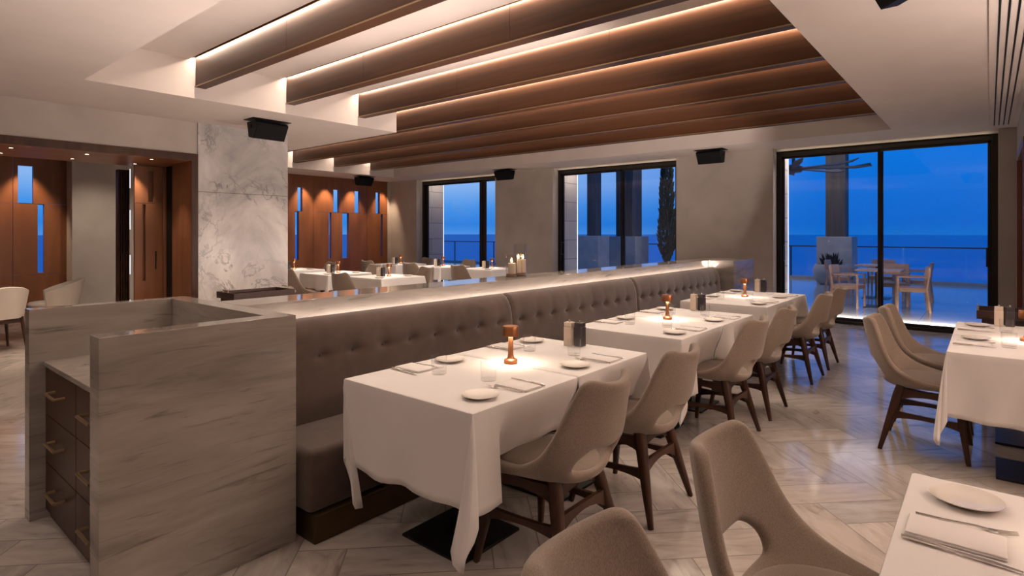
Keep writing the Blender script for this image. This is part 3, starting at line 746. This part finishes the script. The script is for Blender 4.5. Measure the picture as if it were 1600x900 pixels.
# ------------------------------------------------------------------ tables and cloths
TZ = .75
def make_table(L, W):
    t = thing('dining_table', '', 'table')
    MB().box(.02, L-.02, .02, W-.02, TZ-.035, TZ-.006, .004).build('tabletop', 'wood_dark', t, smooth=False)
    xs = [L*.25, L*.75] if L > 1 else [L/2]
    for x in xs:
        MB().lathe([(.038, 0.01), (.038, TZ-.04)], (x, W/2, 0), 20).build('pedestal', 'black_metal', t)
        MB().box(x-.20, x+.20, W/2-.20, W/2+.20, 0, .014, .003).build('base_plate', 'black_metal', t, smooth=False)
    return t
def cloth(L, W, drop, free=None, seats=(), seed=0, seat_side='front', minor=(.0, .0)):
    """table cloth; free: the side ('x0'/'x1') that lies flat on the neighbouring cloth. seats: x ranges where the cloth rests on a chair seat"""
    rnd = random.Random(seed); E = .006
    path = []      # (base x, y, outward nx, ny, depth, kind, param)
    def side(p0, p1, n, nrm, who):
        for i in range(n+1):
            t_ = i/n; path.append((p0[0]+(p1[0]-p0[0])*t_, p0[1]+(p1[1]-p0[1])*t_, nrm[0], nrm[1], drop, who, t_))
    def corner(p, n0, n1):
        for i in range(1, 12):
            f = PI/2*i/12; path.append((p[0], p[1], n0[0]*math.cos(f)+n1[0]*math.sin(f), n0[1]*math.cos(f)+n1[1]*math.sin(f), drop*(1 + (.48 if p[1] > W*.5 else .37)*math.sin(2*f)**1.3), 'corner', f))
    NL = max(10, int(L/.035)); NW = max(10, int(W/.035))
    c00, c10, c11, c01 = (0, 0), (L, 0), (L, W), (0, W)
    if free == 'x1':
        side(c11, c01, NL, (0, 1), 'back'); corner(c01, (0, 1), (-1, 0)); side(c01, c00, NW, (-1, 0), 'left'); corner(c00, (-1, 0), (0, -1)); side(c00, c10, NL, (0, -1), 'front')
    elif free == 'x0':
        side(c00, c10, NL, (0, -1), 'front'); corner(c10, (0, -1), (1, 0)); side(c10, c11, NW, (1, 0), 'right'); corner(c11, (1, 0), (0, 1)); side(c11, c01, NL, (0, 1), 'back')
    else:
        side(c00, c10, NL, (0, -1), 'front'); corner(c10, (0, -1), (1, 0)); side(c10, c11, NW, (1, 0), 'right'); corner(c11, (1, 0), (0, 1)); side(c11, c01, NL, (0, 1), 'back'); corner(c01, (0, 1), (-1, 0)); side(c01, c00, NW, (-1, 0), 'left'); corner(c00, (-1, 0), (0, -1))
    NS = 15; bm = bmesh.new(); cols = []; ph = [rnd.uniform(0, 6) for _ in range(6)]; sgn = {}
    arc = 0; last = None
    for (x, y, nx, ny, dep, who, prm) in path:
        if last is not None: arc += math.hypot(x-last[0], y-last[1]) + (.02 if who == 'corner' else 0)
        last = (x, y)
        kk = 0
        if who == 'front' and seats:
            kk = 0
            for (s0, s1) in seats:
                e_ = .06; kk = max(kk, min(1, max(0, (x-s0+e_)/e_), max(0, 1)) * min(1, max(0, (s1+e_-x)/e_)))
            kk = kk*kk*(3-2*kk)
        if who == 'corner' and seats and y < W*.5 and any(s0 < x+.02 and s1 > x-.02 for s0, s1 in seats): dep = .245
        dep_w = dep + .008*math.sin(arc*9+ph[0]) + .005*math.sin(arc*23+ph[1])
        cv = []
        for s_ in range(NS+1):
            u = s_/NS
            if s_ == 0: px_, py_, pz = x - nx*E, y - ny*E, 0
            elif s_ == 1: px_, py_, pz = x + nx*.001, y + ny*.001, -.002
            elif s_ == 2: px_, py_, pz = x + nx*.004, y + ny*.004, -.010
            else:
                w_ = (s_-2)/(NS-2); zd = .010 + (dep_w-.010)*w_
                flare = (.05 if who != 'back' else .012)*zd
                rip = (.014*math.sin(arc*13+ph[2]) + .008*math.sin(arc*29+ph[3]))*w_**1.5*(1 if who != 'back' else .25)
                off = .004 + flare + rip; tx, ty = -ny, nx; tan = 0
                if who == 'corner':
                    b = math.sin(2*prm); off = .004 + flare + (.19 if x < L*.5 else .13)*zd*b**.9 + .010*math.sin(prm*8+ph[4])*w_
                    tan = (-.12 if x < L*.5 else .07)*zd*math.sin(2*prm)*w_ + .03*w_*math.sin(prm*6+ph[5])*b
                    if y > W*.5 and minor[1] == 0:      # corner folded flat against the end of the table
                        g_ = math.sin(PI*(prm/(PI/2))) if x > L*.5 else math.sin(PI*(prm/(PI/2)))
                        first = prm < PI/4 if x < L*.5 else prm > PI/4
                        off = .006 + (.075 if first else .030)*zd*g_ + .012*w_*math.sin(prm*9+ph[4])*g_
                        sx_ = -1 if x < L*.5 else 1; px_ = x + sx_*off; py_ = y - .30*zd*g_**.8 + .006
                        cv.append(bm.verts.new((px_, py_, -zd))); continue
                else:
                    # valley next to a hanging corner
                    dc = min(math.hypot(x-c[0], y-c[1]) for c in ((c00, c01) if free == 'x1' else (c10, c11) if free == 'x0' else (c00, c10, c11, c01)))
                    off -= .022*w_*math.exp(-((dc-.10)/.06)**2)*(1 if who != 'back' else .2)
                    if free and who in ('front',):
                        de = abs(x - (L if free == 'x1' else 0)); off += (.045 if free == 'x0' else .02)*w_*math.exp(-(de/.05)**2)
                if who == 'front' and seats:
                    q_ = max(0, min(1, zd/.262)); off -= kk*(.10*q_*q_*(3-2*q_) + .9*max(0, min(.11, zd-.262))); zd = zd - kk*max(0, min(.11, zd-.262))
                px_, py_, pz = x + nx*off + tx*tan, y + ny*off + ty*tan, -zd
            cv.append(bm.verts.new((px_, py_, pz)))
        cols.append(cv)
    closed = free is None
    for i in range(len(cols) if closed else len(cols)-1):
        a, b = cols[i], cols[(i+1) % len(cols)]
        for s_ in range(NS): bm.faces.new((a[s_], a[s_+1], b[s_+1], b[s_]))
    bm.faces.new([c_[0] for c_ in cols])
    bmesh.ops.remove_doubles(bm, verts=bm.verts[:], dist=.0003)
    bmesh.ops.recalc_face_normals(bm, faces=bm.faces[:])
    me = bpy.data.meshes.new('tablecloth'); bm.to_mesh(me); bm.free(); me.materials.append(M['linen'])
    me.shade_smooth(); me.set_sharp_from_angle(angle=math.radians(50))
    o = bpy.data.objects.new('tablecloth', me); col.objects.link(o)
    so = o.modifiers.new('hem', 'SOLIDIFY'); so.thickness = .0025; so.offset = 0
    return o
DROP = .39

# ------------------------------------------------------------------ table ware
def make_plate():
    t = thing('side_plate', '', 'plate'); R = .079
    MB().lathe([(0, 0), (.045, 0), (.047, .002), (R*.85, .008), (R, .0135), (R, .0155), (R*.84, .0115), (.050, .0055), (0, .0045)], n=48, cap=False).build('plate_body', 'china', t, ang=50)
    return t
def make_napkin():
    t = thing('folded_napkin', '', 'napkin')
    for k in range(2):
        MB().box(-.092+.002*k, .092-.001*k, -.058+.002*k, .058-.0015*k, .0042*k, .0042*k+.0043, .0018).build('fold', 'napkin', t)
    return t
def make_fork():
    t = thing('fork', '', 'fork'); pts = [(0, -.095, .004), (0, -.04, .0035), (0, .02, .006), (0, .045, .003)]
    MB().tube(pts, [.0042, .0032, .0025, .004], 8).build('handle', 'steel', t)
    MB().box(-.011, .011, .045, .062, .0015, .004, .0008).build('head', 'steel', t)
    for k in range(4): MB().tube([(-.0095+.0063*k, .060, .003), (-.0095+.0063*k, .082, .005), (-.0095+.0063*k, .098, .0085)], [.0014, .0013, .0008], 6).build('tine', 'steel', t)
    return t
def make_knife():
    t = thing('table_knife', '', 'knife')
    MB().tube([(0, -.105, .0045), (0, -.09, .0055), (0, -.03, .005), (0, -.005, .004)], [.004, .006, .005, .0035], 10).build('handle', 'steel', t)
    MB().loft([[(-.0045, -.005, .003), (.0045, -.005, .003), (.0045, -.005, .005), (-.0045, -.005, .005)], [(-.0075, .05, .003), (.007, .05, .003), (.007, .05, .0045), (-.0075, .05, .0045)], [(-.001, .105, .003), (.006, .105, .003), (.006, .105, .004), (-.001, .105, .004)]]).build('blade', 'steel', t)
    return t
def make_glass():
    t = thing('water_glass', '', 'glass')
    MB().lathe([(0, 0), (.034, 0), (.037, .003), (.0385, .045), (.039, .092), (.0372, .0925), (.0365, .045), (.0335, .011), (0, .009)], n=36, cap=False).build('tumbler', 'glass', t, ang=60)
    return t
def make_lamp():
    t = thing('table_lamp', '', 'lamp')
    MB().lathe([(0, 0), (.036, 0), (.037, .003), (.037, .018), (.034, .022), (.022, .026), (.0165, .034), (.0145, .05), (.0125, .138), (0, .138)], n=32, cap=False).build('stem', 'copper', t)
    MB().lathe([(.0, .1455), (.028, .146), (.0405, .146), (.0405, .150), (.0425, .150), (.0425, .196), (.0405, .199), (.0, .199)][2:], n=36, cap=False).build('shade', 'copper', t)
    MB().lathe([(0, .136), (.012, .136), (.0115, .1495), (0, .1495)], n=20, cap=False).build('bulb', 'glow', t)
    l = bpy.data.lights.new('lamp_light', 'AREA'); l.shape = 'DISK'; l.size = .05; l.energy = LAMP_W; l.color = (1, .76, .56); l.spread = math.radians(132)
    o = bpy.data.objects.new('lamp_light', l); col.objects.link(o); o.location = (0, 0, .143); o.parent = t
    return t
def make_mill(matname):
    def f():
        t = thing('pepper_mill' if 'dark' in matname else 'salt_mill', '', 'grinder')
        MB().box(-.0265, .0265, -.0265, .0265, 0, .118, .003).build('body', matname, t, smooth=False)
        MB().box(-.0255, .0255, -.0255, .0255, .1195, .145, .003).build('cap', matname, t, smooth=False)
        MB().lathe([(0, .145), (.006, .145), (.005, .149), (.008, .153), (.005, .157), (0, .158)], n=16, cap=False).build('knob', 'steel', t)
        return t
    return f
plate, napkin, fork, knife, glass, lamp = map(Maker, (make_plate, make_napkin, make_fork, make_knife, make_glass, make_lamp))
salt, pepper = Maker(make_mill('mill_cream')), Maker(make_mill('mill_dark'))

def setting(x, y, face, tname, seat, gname, full=True):
    """place setting for a guest at the table edge; face=+1: guest sits on the low-y side, -1: on the high-y side"""
    z = TZ + .0025
    def P_(dx, dy): return (x + face*dx, y + face*dy)
    rz = 0 if face > 0 else PI
    px_, py_ = P_(-.20, .125); plate((px_, py_, z), 0, f'white side plate on {tname}, {seat}', 'side plates on ' + gname)
    px_, py_ = P_(.035, .11); napkin((px_, py_, z), rz + PI/2, f'folded white napkin on {tname}, {seat}', 'napkins on ' + gname)
    px_, py_ = P_(-.045, .125); fork((px_, py_, z), rz + .1, f'steel fork left of the napkin on {tname}, {seat}', 'forks on ' + gname)
    px_, py_ = P_(.118, .12); knife((px_, py_, z), rz - .05, f'steel knife right of the napkin on {tname}, {seat}', 'knives on ' + gname)
    px_, py_ = P_(.03, .285); glass((px_, py_, z), 0, f'empty water glass on {tname}, {seat}', 'water glasses on ' + gname)

def long_table(x0, y0, L, W, tname, gname, chairs, seats_front, settings, lampxy, millx, seed, flip=False):
    """two half tables pushed together, each under its own cloth. flip: the chair side is the high-y side"""
    h = L/2
    t = make_table(L, W); t['label'] = f'dark pedestal table hidden under white cloth, {tname}'; t.location = (x0, y0, 0); t['group'] = 'restaurant tables'
    for i in range(2):
        fr = 'x1' if (i == 0) != flip else 'x0'
        a, b = (x0, x0+h) if i == 0 else (x0+h, x0+L)
        ss = [(max(0, s0-a), min(h, s1-a)) for s0, s1 in seats_front if s1 > a+.02 and s0 < b-.02]
        if flip: ss = [(h-s1, h-s0) for s0, s1 in ss]
        o = cloth(h, W, DROP, fr, ss, seed+i, minor=(0, 1 if flip else 0))
        if flip: o.location = (b, y0+W, TZ); o.rotation_euler = (0, 0, PI)
        else: o.location = (a, y0, TZ)
        tag(o, f'white tablecloth on {tname}, ' + ('half nearer the camera' if i == 0 else 'half nearer the windows'), 'tablecloth', 'white tablecloths')
    for (sx, side, seat) in settings:
        setting(sx, y0 if side > 0 else y0+W, side, tname, seat, gname)
    if lampxy: lamp((*lampxy, TZ+.0025), random.uniform(0, 6), f'lit copper table lamp on {tname}', 'copper table lamps')
    if millx:
        salt((millx[0], millx[1]+.052, TZ+.0025), 0, f'square cream salt mill on {tname}', 'salt mills'); pepper((millx[0]+.02, millx[1]-.012, TZ+.0025), 0, f'square black pepper mill on {tname}', 'pepper mills')
S4 = lambda xa, xb: [(xa, 1, 'chair side, desk end'), (xb, 1, 'chair side, window end'), (xa, -1, 'banquette side, desk end'), (xb, -1, 'banquette side, window end')]
long_table(1.62, 1.54, 1.47, .845, 'nearest banquette table', 'the nearest banquette table', None, [(1.83, 2.35), (2.58, 3.10)], S4(2.0, 2.73), (2.375, 1.975), (2.985, 1.955), 11)
long_table(3.62, 1.555, 1.48, .845, 'middle banquette table', 'the middle banquette table', None, [(3.91, 4.43), (4.665, 5.185)], S4(4.0, 4.74), (4.385, 2.0), (5.06, 2.0), 21)
long_table(5.70, 1.61, 1.48, .845, 'farthest banquette table', 'the farthest banquette table', None, [(6.04, 6.56), (6.79, 7.31)], S4(6.08, 6.82), (6.46, 2.05), (7.12, 2.06), 31)
S2 = lambda xa, xb: [(xa, -1, 'nearer seat'), (xb, -1, 'farther seat')]
long_table(4.26, -.655, 1.48, .845, 'right window-side table', 'the right window-side table', None, [(4.54, 5.06), (5.27, 5.79)], S2(4.66, 5.36), (4.97, -.19), (5.66, -.11), 41, True)
long_table(.56, -.675, 1.48, .845, 'bottom right corner table', 'the bottom right corner table', None, [(.67, 1.19), (1.42, 1.94)], S2(.93, 1.70), (1.72, -.27), None, 51, True)

# ------------------------------------------------------------------ back of the room: smaller tables
backs = [((5.44, 7.06), 'front left back-room table'), ((5.39, 8.40), 'second left back-room table'), ((5.38, 9.85), 'third left back-room table'),
         ((8.08, 7.18), 'front right back-room table'), ((8.01, 8.50), 'second right back-room table'), ((8.02, 9.9), 'third right back-room table')]
bc_proto = None
for i, ((x, y), nm) in enumerate(backs):
    W = L = .86
    t = make_table(L, W); t.location = (x, y, 0); t['label'] = f'square pedestal table under white cloth, {nm}'; t['group'] = 'restaurant tables'
    if bc_proto is None: bc_proto = cloth(L, W, .255, None, (), 77, minor=(0, 1)); o = bc_proto
    else: o = bc_proto.copy(); col.objects.link(o)
    o.location = (x, y, TZ); tag(o, f'white cloth draped over the {nm}', 'tablecloth', 'white tablecloths')
    lamp((x+.46, y+.40, TZ+.0025), 0, f'lit copper lamp on the {nm}', 'copper table lamps')
    salt((x+.33, y+.50, TZ+.0025), 0, f'cream salt mill on the {nm}', 'salt mills'); pepper((x+.37, y+.44, TZ+.0025), 0, f'black pepper mill on the {nm}', 'pepper mills')
    for s_, q in ((.12, 'left'), (.68, 'right')):
        plate((x+s_, y+.2, TZ+.0025), 0, f'white side plate on the {nm}, {q} edge', 'side plates in the back room')
    for sx, q, rz in ((-.16, 'its near left side', -PI/2), (L+.16, 'its window side', PI/2)):
        chair((x+sx, y+.45, 0), rz + random.uniform(-.12, .12), f'shell chair at the {nm}, {q}', 'shell chairs in the back room')

# ------------------------------------------------------------------ candles on the ledge
def candle_glass(x, y, r, h, candles, lab, big):
    t = thing('candle_vase', lab, 'candle holder', (x, y, DH)); 
    MB().lathe([(0, 0), (r, 0), (r, h), (r-.003, h), (r-.003, .006), (0, .006)], n=40, cap=False).build('glass_cylinder', 'vase', t, ang=50)
    MB().lathe([(0, .0065), (r-.0035, .0065), (r-.0035, .028), (r*.5, .033), (0, .030)], n=32, cap=False).build('sand_bed', 'sand', t)
    for (dx, dy, rr, hh, w_) in candles:
        o = thing('pillar_candle', f'lit cream pillar candle, {w_}', 'candle', (x+dx, y+dy, DH+.030), 0, 'candles on the ledge')
        MB().lathe([(0, 0), (rr, 0), (rr, hh-.004), (rr-.003, hh), (rr*.55, hh-.004), (0, hh-.006)], n=28, cap=False).build('wax_body', 'wax', o)
        MB().tube([(0, 0, hh-.006), (0, 0, hh+.008)], .0012, 6).build('wick', 'black', o)
        MB().lathe([(0, hh+.004), (.005, hh+.010), (.0065, hh+.018), (.004, hh+.032), (.0, hh+.046)], n=14, cap=False).build('flame', 'flame', o)
candle_glass(4.04, 3.25, .060, .285, [(-.022, .0, .024, .122, 'left of the pair in the tall glass'), (.026, -.012, .026, .118, 'right of the pair in the tall glass')], 'tall glass cylinder with lit candles on the marble ledge', 1)
candle_glass(3.90, 3.235, .050, .19, [(.004, -.002, .034, .09, 'in the short glass')], 'short glass cylinder with one candle on the marble ledge', 0)

# ------------------------------------------------------------------ tray stands
def tray_stand(x, y, rz, lab):
    t = thing('tray_stand', lab, 'tray stand', (x, y, 0), rz); L, W = .70, .42
    m = MB().box(0, L, 0, W, .73, .745, .002).box(0, L, 0, .014, .745, .80, .002).box(0, L, W-.014, W, .745, .80, .002).box(0, .014, .014, W-.014, .745, .80, .002).box(L-.014, L, .014, W-.014, .745, .80, .002)
    m.build('tray', 'tray_wood', t, smooth=False)
    for sx in (.007, L-.007): MB().tube([(sx, W/2-.06, .80), (sx, W/2-.06, .825), (sx, W/2+.06, .825), (sx, W/2+.06, .80)], .005, 8).build('handle', 'beam_trim', t)
    for sx in (.05, L-.05):
        for sy in (.04, W-.04): MB().box(sx-.016, sx+.016, sy-.016, sy+.016, 0, .73, .003).build('leg', 'tray_wood', t, smooth=False)
    MB().box(.05, L-.05, .03, .05, .66, .73).box(.05, L-.05, W-.05, W-.03, .66, .73).build('rail', 'tray_wood', t, smooth=False)
tray_stand(2.84, 6.2, 0, 'dark wooden tray stand in front of the marble pier')
tray_stand(6.64, -.62, PI/2, 'dark wooden tray stand behind the right window-side table')

# ------------------------------------------------------------------ private dining room furniture
t = thing('wooden_table', 'brown wooden dining table in the private room at far left', 'table', (-.3, 9.78, 0))
MB().box(0, 2.05, 0, 1.0, .665, .705, .004).build('tabletop', 'wood', t, smooth=False)
for x in (.35, 1.7): MB().box(x-.08, x+.08, .2, .8, 0, .664, .006).build('trestle_leg', 'wood', t, smooth=False)
def make_armchair():
    t = thing('armchair', '', 'armchair', group='pale armchairs in the private room'); rings = []
    for i in range(25):
        a = -1.25*PI/2 + 1.25*PI*i/24*1.0; k = abs(i-12)/12
        top = .80 - .17*k**1.6; R = .285
        x, y = R*math.sin(a), -R*.95*math.cos(a); o_ = .034
        ox, oy = math.sin(a)*o_, -math.cos(a)*o_
        ln = .05*(1-k)
        rings.append([(x*.86, y*.86, .40), (x*.86+ox, y*.86+oy, .40), (x+ox*1.0, y+oy-ln, top-.01), (x+ox*.5, y+oy*.5-ln, top), (x, y-ln, top-.01)])
    MB().loft(rings).build('tub_back', 'leather', t, ang=60)
    rg = []
    for (k, z) in ((.9, .40), (1, .42), (1, .46), (.93, .485), (.5, .492), (.02, .493)):
        rg.append([(.25*k*math.cos(2*PI*i/28), .03+.27*k*math.sin(2*PI*i/28), z) for i in range(28)])
    MB().loft(rg).build('seat_cushion', 'leather', t, ang=60)
    for sx in (-1, 1):
        for sy in (-1, 1): MB().tube([(sx*.19, sy*.19, .41), (sx*.23, sy*.22, 0)], [.021, .013], 10).build('leg', 'wood_dark', t)
        MB().box(sx*.20-.01, sx*.20+.01, -.19, .19, .33, .375).build('rail', 'wood_dark', t, smooth=False)
    MB().box(-.2, .2, .18, .2, .34, .38).box(-.2, .2, -.2, -.18, .34, .38).build('rail', 'wood_dark', t, smooth=False)
    return t
arm = Maker(make_armchair)
arm((1.40, 9.42, 0), .25, 'pale armchair at the left picture edge before the wooden table')
arm((2.16, 10.22, 0), PI/2-.15, 'pale armchair at the right end of the wooden table')
arm((1.30, 11.15, 0), PI, 'pale armchair on the far side of the wooden table')

# ------------------------------------------------------------------ terrace and sea
struct(MB().box(10.6, 20.6, -8, 26, -.3, -.02).build('terrace_floor', 'terrace', smooth=False))
sea = struct(MB().box(-3500, 5000, -4000, 5000, -14.2, -14).build('sea', 'sea', smooth=False))
struct(MB().box(20.3, 20.6, -8, 26, -.02, .06).build('trim_5', 'concrete', smooth=False))
t = thing('glass_railing', 'frameless glass balustrade with dark top rail along the terrace edge', 'railing', (20.4, 9, .06))
MB().box(-.02, .02, -17, 17, .95, .985, .004).build('top_rail', 'black_metal', t, smooth=False)
for k in range(12): MB().box(-.006, .006, -17+2.83*k+.02, -17+2.83*(k+1)-.02, 0, .95).build('glass_panel', 'pane', t, smooth=False)
for k in range(9): MB().box(-.015, .015, -4+2.6*k-.02, -4+2.6*k+.02, 0, .95).build('post', 'black_metal', t, smooth=False)
def post(x, y, wid, pw, lab, slats=False):
    t = thing('pergola_post', lab, 'post', (x, y, -.02), 0, 'pergola posts on stone pedestals')
    MB().box(-wid/2, wid/2, -wid/2, wid/2, 0, 1.36, .01).build('pedestal', 'concrete', t, smooth=False)
    m = MB().box(-pw/2, pw/2, -pw/2, pw/2, 1.36, 4.5)
    if slats:
        for k in range(7): m.box(-pw/2-.03, -pw/2, -pw/2+k*pw/7, -pw/2+(k+.7)*pw/7, 1.5+.08*(k*3 % 5), 3.1)
    m.build('column', 'post', t, smooth=False)
post(19.5, 3.50, .92, .52, 'dark pergola column on stone pedestal seen through the big window')
post(19.5, 11.95, .95, .40, 'dark pergola column left of the slatted one, middle window')
post(17.2, 9.20, .95, .62, 'slatted dark pergola column at the middle window mullion', True)
t = thing('pergola_roof', 'dark pergola roof over the terrace', 'pergola', (0, 0, 4.5))
for k in range(11): MB().box(12.4, 20, -1+1.45*k, -.88+1.45*k, 0, .16).build('rafter', 'post', t, smooth=False)
MB().box(19.3, 19.7, -2, 15, .16, .3).box(13.9, 14.1, -2, 15, -.0, .0+.15).box(12.4, 12.6, -2, 15, .16, .3).build('beam', 'post', t, smooth=False)
t = thing('ceiling_fan', 'large dark fan with long blades hanging under the pergola', 'fan', (14.0, 3.38, 2.86))
MB().tube([(0, 0, .1), (0, 0, 1.66)], .035, 12).build('downrod', 'post', t)
MB().lathe([(0, -.05), (.16, -.05), (.20, 0), (.20, .06), (.10, .12), (0, .12)], n=28, cap=False).build('motor', 'post', t)
for k in range(8):
    a = 2*PI*k/8 + math.radians(-50.4+22.5)
    m = MB().loft([[(.15, -.05, .0), (.15, .05, .03), (.15, .05, .05), (.15, -.05, .02)], [(1.2, -.09, -.02), (1.2, .09, .04), (1.2, .09, .06), (1.2, -.09, .0)], [(1.5, -.09, .01), (1.5, .09, .09), (1.5, .09, .11), (1.5, -.09, .03)]])
    m.build('blade', 'post', t, (0, 0, 0), (0, 0, a), smooth=False)
t = thing('bowl_planter', 'big rounded grey bowl planter in front of the pergola column', 'planter', (18.5, 3.46, -.02))
MB().lathe([(0, 0), (.28, 0), (.40, .10), (.47, .28), (.47, .45), (.42, .58), (.38, .58), (.40, .44), (0, .42)], n=40, cap=False).build('bowl', 'concrete', t)
mm = MB()
rr = random.Random(3)
for k in range(60):
    a = rr.uniform(0, 2*PI); q = rr.uniform(.03, .30); hh = rr.uniform(.2, .5)
    b0 = Vector((q*.6*math.cos(a), q*.6*math.sin(a), .42)); b1 = b0 + Vector((q*.5*math.cos(a), q*.5*math.sin(a), hh))
    mm.tube([b0, (b0+b1)/2+Vector((0, 0, .04)), b1], [.02, .03, .004], 5)
mm.build('foliage', 'soil', t)
# cypress
t = thing('cypress_tree', 'tall slim dark cypress outside the middle window', 'tree', (17.5, 8.0, -.02))
MB().lathe([(0, 0), (.34, 0), (.38, .5), (.34, .5), (.32, .44), (0, .44)], n=28, cap=False).build('pot', 'concrete', t)
MB().tube([(0, 0, .4), (0, 0, 3.2)], [.06, .03], 8).build('trunk', 'post', t)
mm = MB()
for k in range(900):
    z = rr.uniform(.5, 4.3); a = rr.uniform(0, 2*PI); R = .34*min(1, (z-.3)/.7)*(1-.62*((z-.5)/3.8)**1.3)
    q = R*math.sqrt(rr.uniform(.35, 1)); b0 = Vector((q*math.cos(a)*.8, q*math.sin(a)*.8, z)); b1 = Vector((q*math.cos(a)*1.12, q*math.sin(a)*1.12, z+rr.uniform(.12, .26)))
    mm.tube([b0, (b0+b1)/2, b1], [.018, .032, .003], 5)
mm.build('foliage', 'leaf', t)
# terrace furniture
def make_outdoor_chair():
    t = thing('terrace_chair', '', 'chair', group='pale timber terrace chairs')
    for sx in (-1, 1):
        MB().tube([(sx*.25, .23, 0), (sx*.245, .225, .64)], [.02, .022], 8, 1).build('leg', 'teak', t)
        MB().tube([(sx*.24, -.27, 0), (sx*.235, -.22, .43), (sx*.225, -.27, .82)], [.02, .023, .018], 8, 1).build('leg', 'teak', t)
        MB().box(sx*.245-.025, sx*.245+.025, -.24, .25, .64, .662, .005).build('armrest', 'teak', t, smooth=False)
        MB().box(sx*.225-.012, sx*.225+.012, -.21, .21, .37, .43, .003).build('rail', 'teak', t, smooth=False)
    MB().box(-.23, .23, -.22, .24, .43, .452, .006).box(-.22, .22, .20, .224, .37, .43).build('seat', 'teak', t, smooth=False)
    rings = []
    for i in range(11):
        q = -1+2*i/10; x = .235*q; y = -.285+.04*q*q
        rings.append([(x, y+.045, .60), (x, y+.012, .60), (x, y-.025, .83), (x, y+.008, .83)])
    MB().loft(rings).build('backrest', 'teak', t)
    return t
oc = Maker(make_outdoor_chair)
def otable(x, y, lab):
    t = thing('terrace_table', lab, 'table', (x, y, -.02), 0, 'terrace tables')
    MB().box(-.38, .38, -.38, .38, .72, .75, .004).build('tabletop', 'teak', t, smooth=False)
    MB().lathe([(.035, .012), (.035, .72)], n=16).build('pedestal', 'black_metal', t)
    MB().box(-.26, .26, -.26, .26, 0, .012).build('base_plate', 'black_metal', t, smooth=False)
otable(13.42, 1.66, 'pale timber terrace table nearest the big window'); otable(15.3, 1.95, 'second pale timber terrace table nearer the railing'); otable(13.2, -1.6, 'terrace table at the right window edge'); otable(16.2, 5.6, 'terrace table left of the bowl planter')
for x, y, rz, lab in ((13.15, 1.12, .15, 'front right pale timber chair at the nearest terrace table'), (13.1, 2.16, PI-.1, 'front left pale timber chair at the nearest terrace table'),
                      (15.2, 1.2, 0, 'pale timber chair on the right of the second terrace table'), (15.35, 2.7, PI, 'pale timber chair on the left of the second terrace table'),
                      (16.1, 1.95, PI/2, 'pale timber chair behind the second terrace table'), (14.1, 1.5, PI/2, 'pale timber chair between the two terrace tables'),
                      (13.25, -.45, PI, 'pale timber chair at the right edge of the big window'), (14.9, -.7, PI, 'pale timber chair farther back at the right window edge'),
                      (16.1, 4.9, 0, 'pale timber chair at the left edge of the big window')):
    oc((x, y, -.02), rz, lab)
# distant ship on the horizon
t = thing('cargo_ship', 'tiny dark cargo ship on the sea horizon', 'ship', (3040, 880, -14))
MB().prism([(-60, 0), (55, 0), (70, 9), (-62, 7)], 'y', -8, 8).build('hull', 'post', t, smooth=False)
MB().box(-52, -38, -6, 6, 7, 22).build('bridge', 'post', t, smooth=False)
